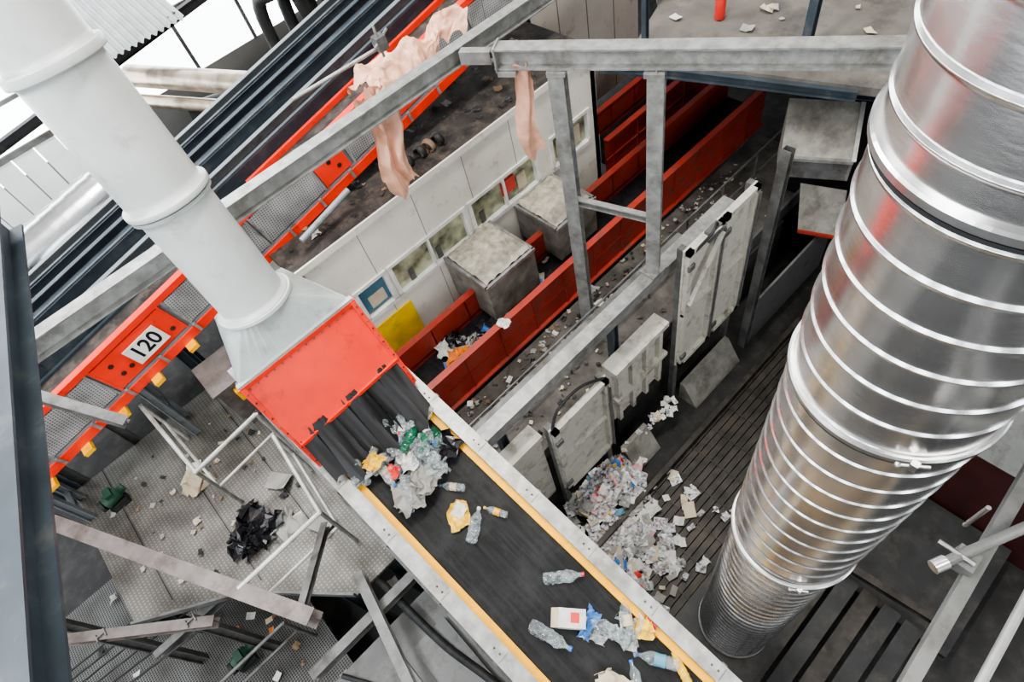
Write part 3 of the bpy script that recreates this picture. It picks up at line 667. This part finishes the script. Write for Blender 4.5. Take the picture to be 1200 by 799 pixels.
# ---------------------------------------------------------------- foreground scaffold right
b=MB("foreground_scaffold")
b.beam(P(.2,-.49,2.5),P(3.2,-.40,2.5),.045,.06,galvd,'C'); b.beam(P(.2,-.51,2.52),P(3.2,-.42,2.52),.02,.03,galv,'box'); b.cyl(P(.4,-.63,2.45),P(3.0,-.56,2.45),.016,galv,14)
b.cyl(P(1.18,-.36,2.44),P(1.9,-.70,2.34),.019,galvd,14); b.lathe(P(1.16,-.35,2.44),Vector((.9,-.42,.1)),[(0,.025),(.05,.025)],ductm2,16)
b.cyl(P(1.45,-.38,2.38),P(1.45,-.38,2.58),.009,ductm2,8); b.cyl(P(1.25,-.32,2.42),P(1.25,-.44,2.42),.009,ductm2,8); b.box(1.22,1.30,-.45,-.38,2.43,2.49,galvd)
b.build()

# ---------------------------------------------------------------- waste on main belt
b=MB("plastic_waste_pile")
def onb(x,y,lift=0): return cb(y,x-.3,0)+Z*lift
mats=[film,clear,clear,clear,film,wwhite,film,clear,clear,film,clear,film,wgrey]
for i in range(74):
    y=3.93-abs(R.gauss(0,.45)); x=R.uniform(-.12,.72) if y>3.4 else R.uniform(.0,.7)
    x=min(.7,max(-.12,x)); y=max(2.98,y)
    if R.random()<.5: b.crumple(onb(x,y,R.uniform(0,.14)),R.uniform(.16,.32),R.choice(mats),9,.45,.8)
    else: b.bottle(onb(x,y,R.uniform(0,.16)),R.uniform(0,6.28),R.uniform(.26,.40),R.choice([clear,clear,clear,film]),R.choice([wblue,wwhite,wred,wgreen]),R.uniform(-.3,.3),.2,R.choice([None,None,wwhite,wcream,None,wteal]))
b.crumple(onb(.56,3.28,.06),.30,wgreen,9,.3,.8); b.bottle(onb(.48,3.38,.12),.4,.34,wgreen,wwhite); b.crumple(onb(.66,3.12,.02),.32,wblack,8,.3,.5); b.crumple(onb(.06,3.45,.18),.18,wyel,8,.3,.6); b.crumple(onb(.28,3.0,.03),.22,wyel,8,.2,.6); b.crumple(onb(.12,3.25,.14),.13,wred,5,.3,.6)
b.crumple(onb(.64,3.8,.1),.16,wyel,6,.3,.6)
b.build()
def bott(x,y,a,L,m,c,lab=None,cr_=.08):
    b=MB("plastic_bottle"); b.bottle(onb(x,y),a,L,m,c,0,cr_,lab); b.build()
bott(.43,2.78,2.2,.28,clear,wblue,wcream); bott(.56,2.3,2.0,.26,clear,wyel,wyel); bott(.33,2.35,.6,.36,clear,wwhite,None,.25)
bott(.57,1.42,-.7,.40,clear,wred,None,.12); bott(.10,1.17,-1.3,.44,clear,wblue,None,.2); bott(.36,.40,1.0,.36,clear,wblue,None); bott(.62,.38,2.1,.40,clear,wblue,wteal)
b=MB("crushed_bottle"); b.bottle(onb(.50,.85),1.9,.46,clear,wwhite,0,.28); b.bottle(onb(.70,.78),.9,.38,clear,wred,0,.3,wcream); b.crumple(onb(.62,.70),.26,film,8,.4,.6); b.build()
b=MB("yellow_snack_pack"); b.crumple(onb(.29,2.55),.30,wyel,9,.10,.5,.7); b.crumple(onb(.31,2.55,.05),.14,wwhite,5,.2,.5); b.build()
b=MB("drink_carton"); q=onb(.34,1.14); e1_=Vector((.75,.66,0)).normalized(); e2_=Vector((-.66,.75,.15)).normalized(); e3_=e1_.cross(e2_)
b.fbox(q,e1_,e2_,e3_,(-.085,.085,-.13,.12,.0,.08),wwhite); b.fbox(q,e1_,e2_,e3_,(-.04,.05,-.07,.01,.08,.083),wred)
b.add([q+e1_*x+e2_*y+e3_*z for (x,y,z) in ((-.085,.12,0),(.085,.12,0),(.085,.12,.08),(-.085,.12,.08),(-.085,.19,.04),(.085,.19,.04))],[(0,1,5,4),(2,3,4,5),(1,2,5),(3,0,4)],wcream); b.build()
b=MB("food_wrapper"); b.crumple(onb(.42,1.0),.24,wblue,8,.25,.4,.5); b.crumple(onb(.38,.9),.2,film,8,.25,.4,.5); b.crumple(onb(.8,.62),.18,wred,6,.3,.5); b.crumple(onb(.74,.62,.04),.18,wyel,6,.3,.5); b.build()
b=MB("yellow_bottle"); b.bottle(onb(.72,.2),1.2,.3,wyel,wgreen,0,.05); b.build()
b=MB("torn_white_paper"); b.crumple(onb(.16,.55),.30,wcream,9,.3,.25); b.build()

# ---------------------------------------------------------------- camera
U=Vector((.7055,-.6866,-.176)); UP=Vector((.6454,.519,.56)); BK=-Vector((.2929,.509,-.809))
cam=bpy.data.cameras.new("camera"); cam.lens=36*708/1200; cam.sensor_width=36; cam.clip_start=.05; cam.clip_end=200
co=bpy.data.objects.new("camera",cam); bpy.context.collection.objects.link(co)
m3=Matrix((U,UP,BK)).transposed().to_4x4(); m3.translation=Vector((0,0,10)); co.matrix_world=m3
bpy.context.scene.camera=co
# ---------------------------------------------------------------- lights
w=bpy.data.worlds.new("w"); bpy.context.scene.world=w; w.use_nodes=True
bg=w.node_tree.nodes["Background"]; bg.inputs[0].default_value=(.95,.95,.97,1); bg.inputs[1].default_value=.34
def area(name,loc,tgt,sx,sy,e,col=(1,1,1)):
    l=bpy.data.lights.new(name,'AREA'); l.shape='RECTANGLE'; l.size=sx; l.size_y=sy; l.energy=e; l.color=col
    o=bpy.data.objects.new(name,l); bpy.context.collection.objects.link(o); o.location=loc
    o.rotation_euler=(Vector(tgt)-Vector(loc)).to_track_quat('-Z','Y').to_euler()
area("skylight",(0,13,15),(1.5,4,3),8,2.5,1250,(.98,.98,1))
area("skylight.001",(-5,4,14.5),(1,4,4),6,2,600,(.98,.98,1))
area("ceiling_lamp",(4,4,16.5),(4,5,2),7,.8,950,(1,.96,.88))
area("ceiling_lamp.001",(2,-4,15),(2,4,4),6,.8,300,(1,.96,.88))
bpy.context.scene.view_settings.view_transform='AgX'
bpy.context.scene.view_settings.exposure=.8
try: bpy.context.scene.view_settings.look='AgX - Medium High Contrast'
except Exception: pass
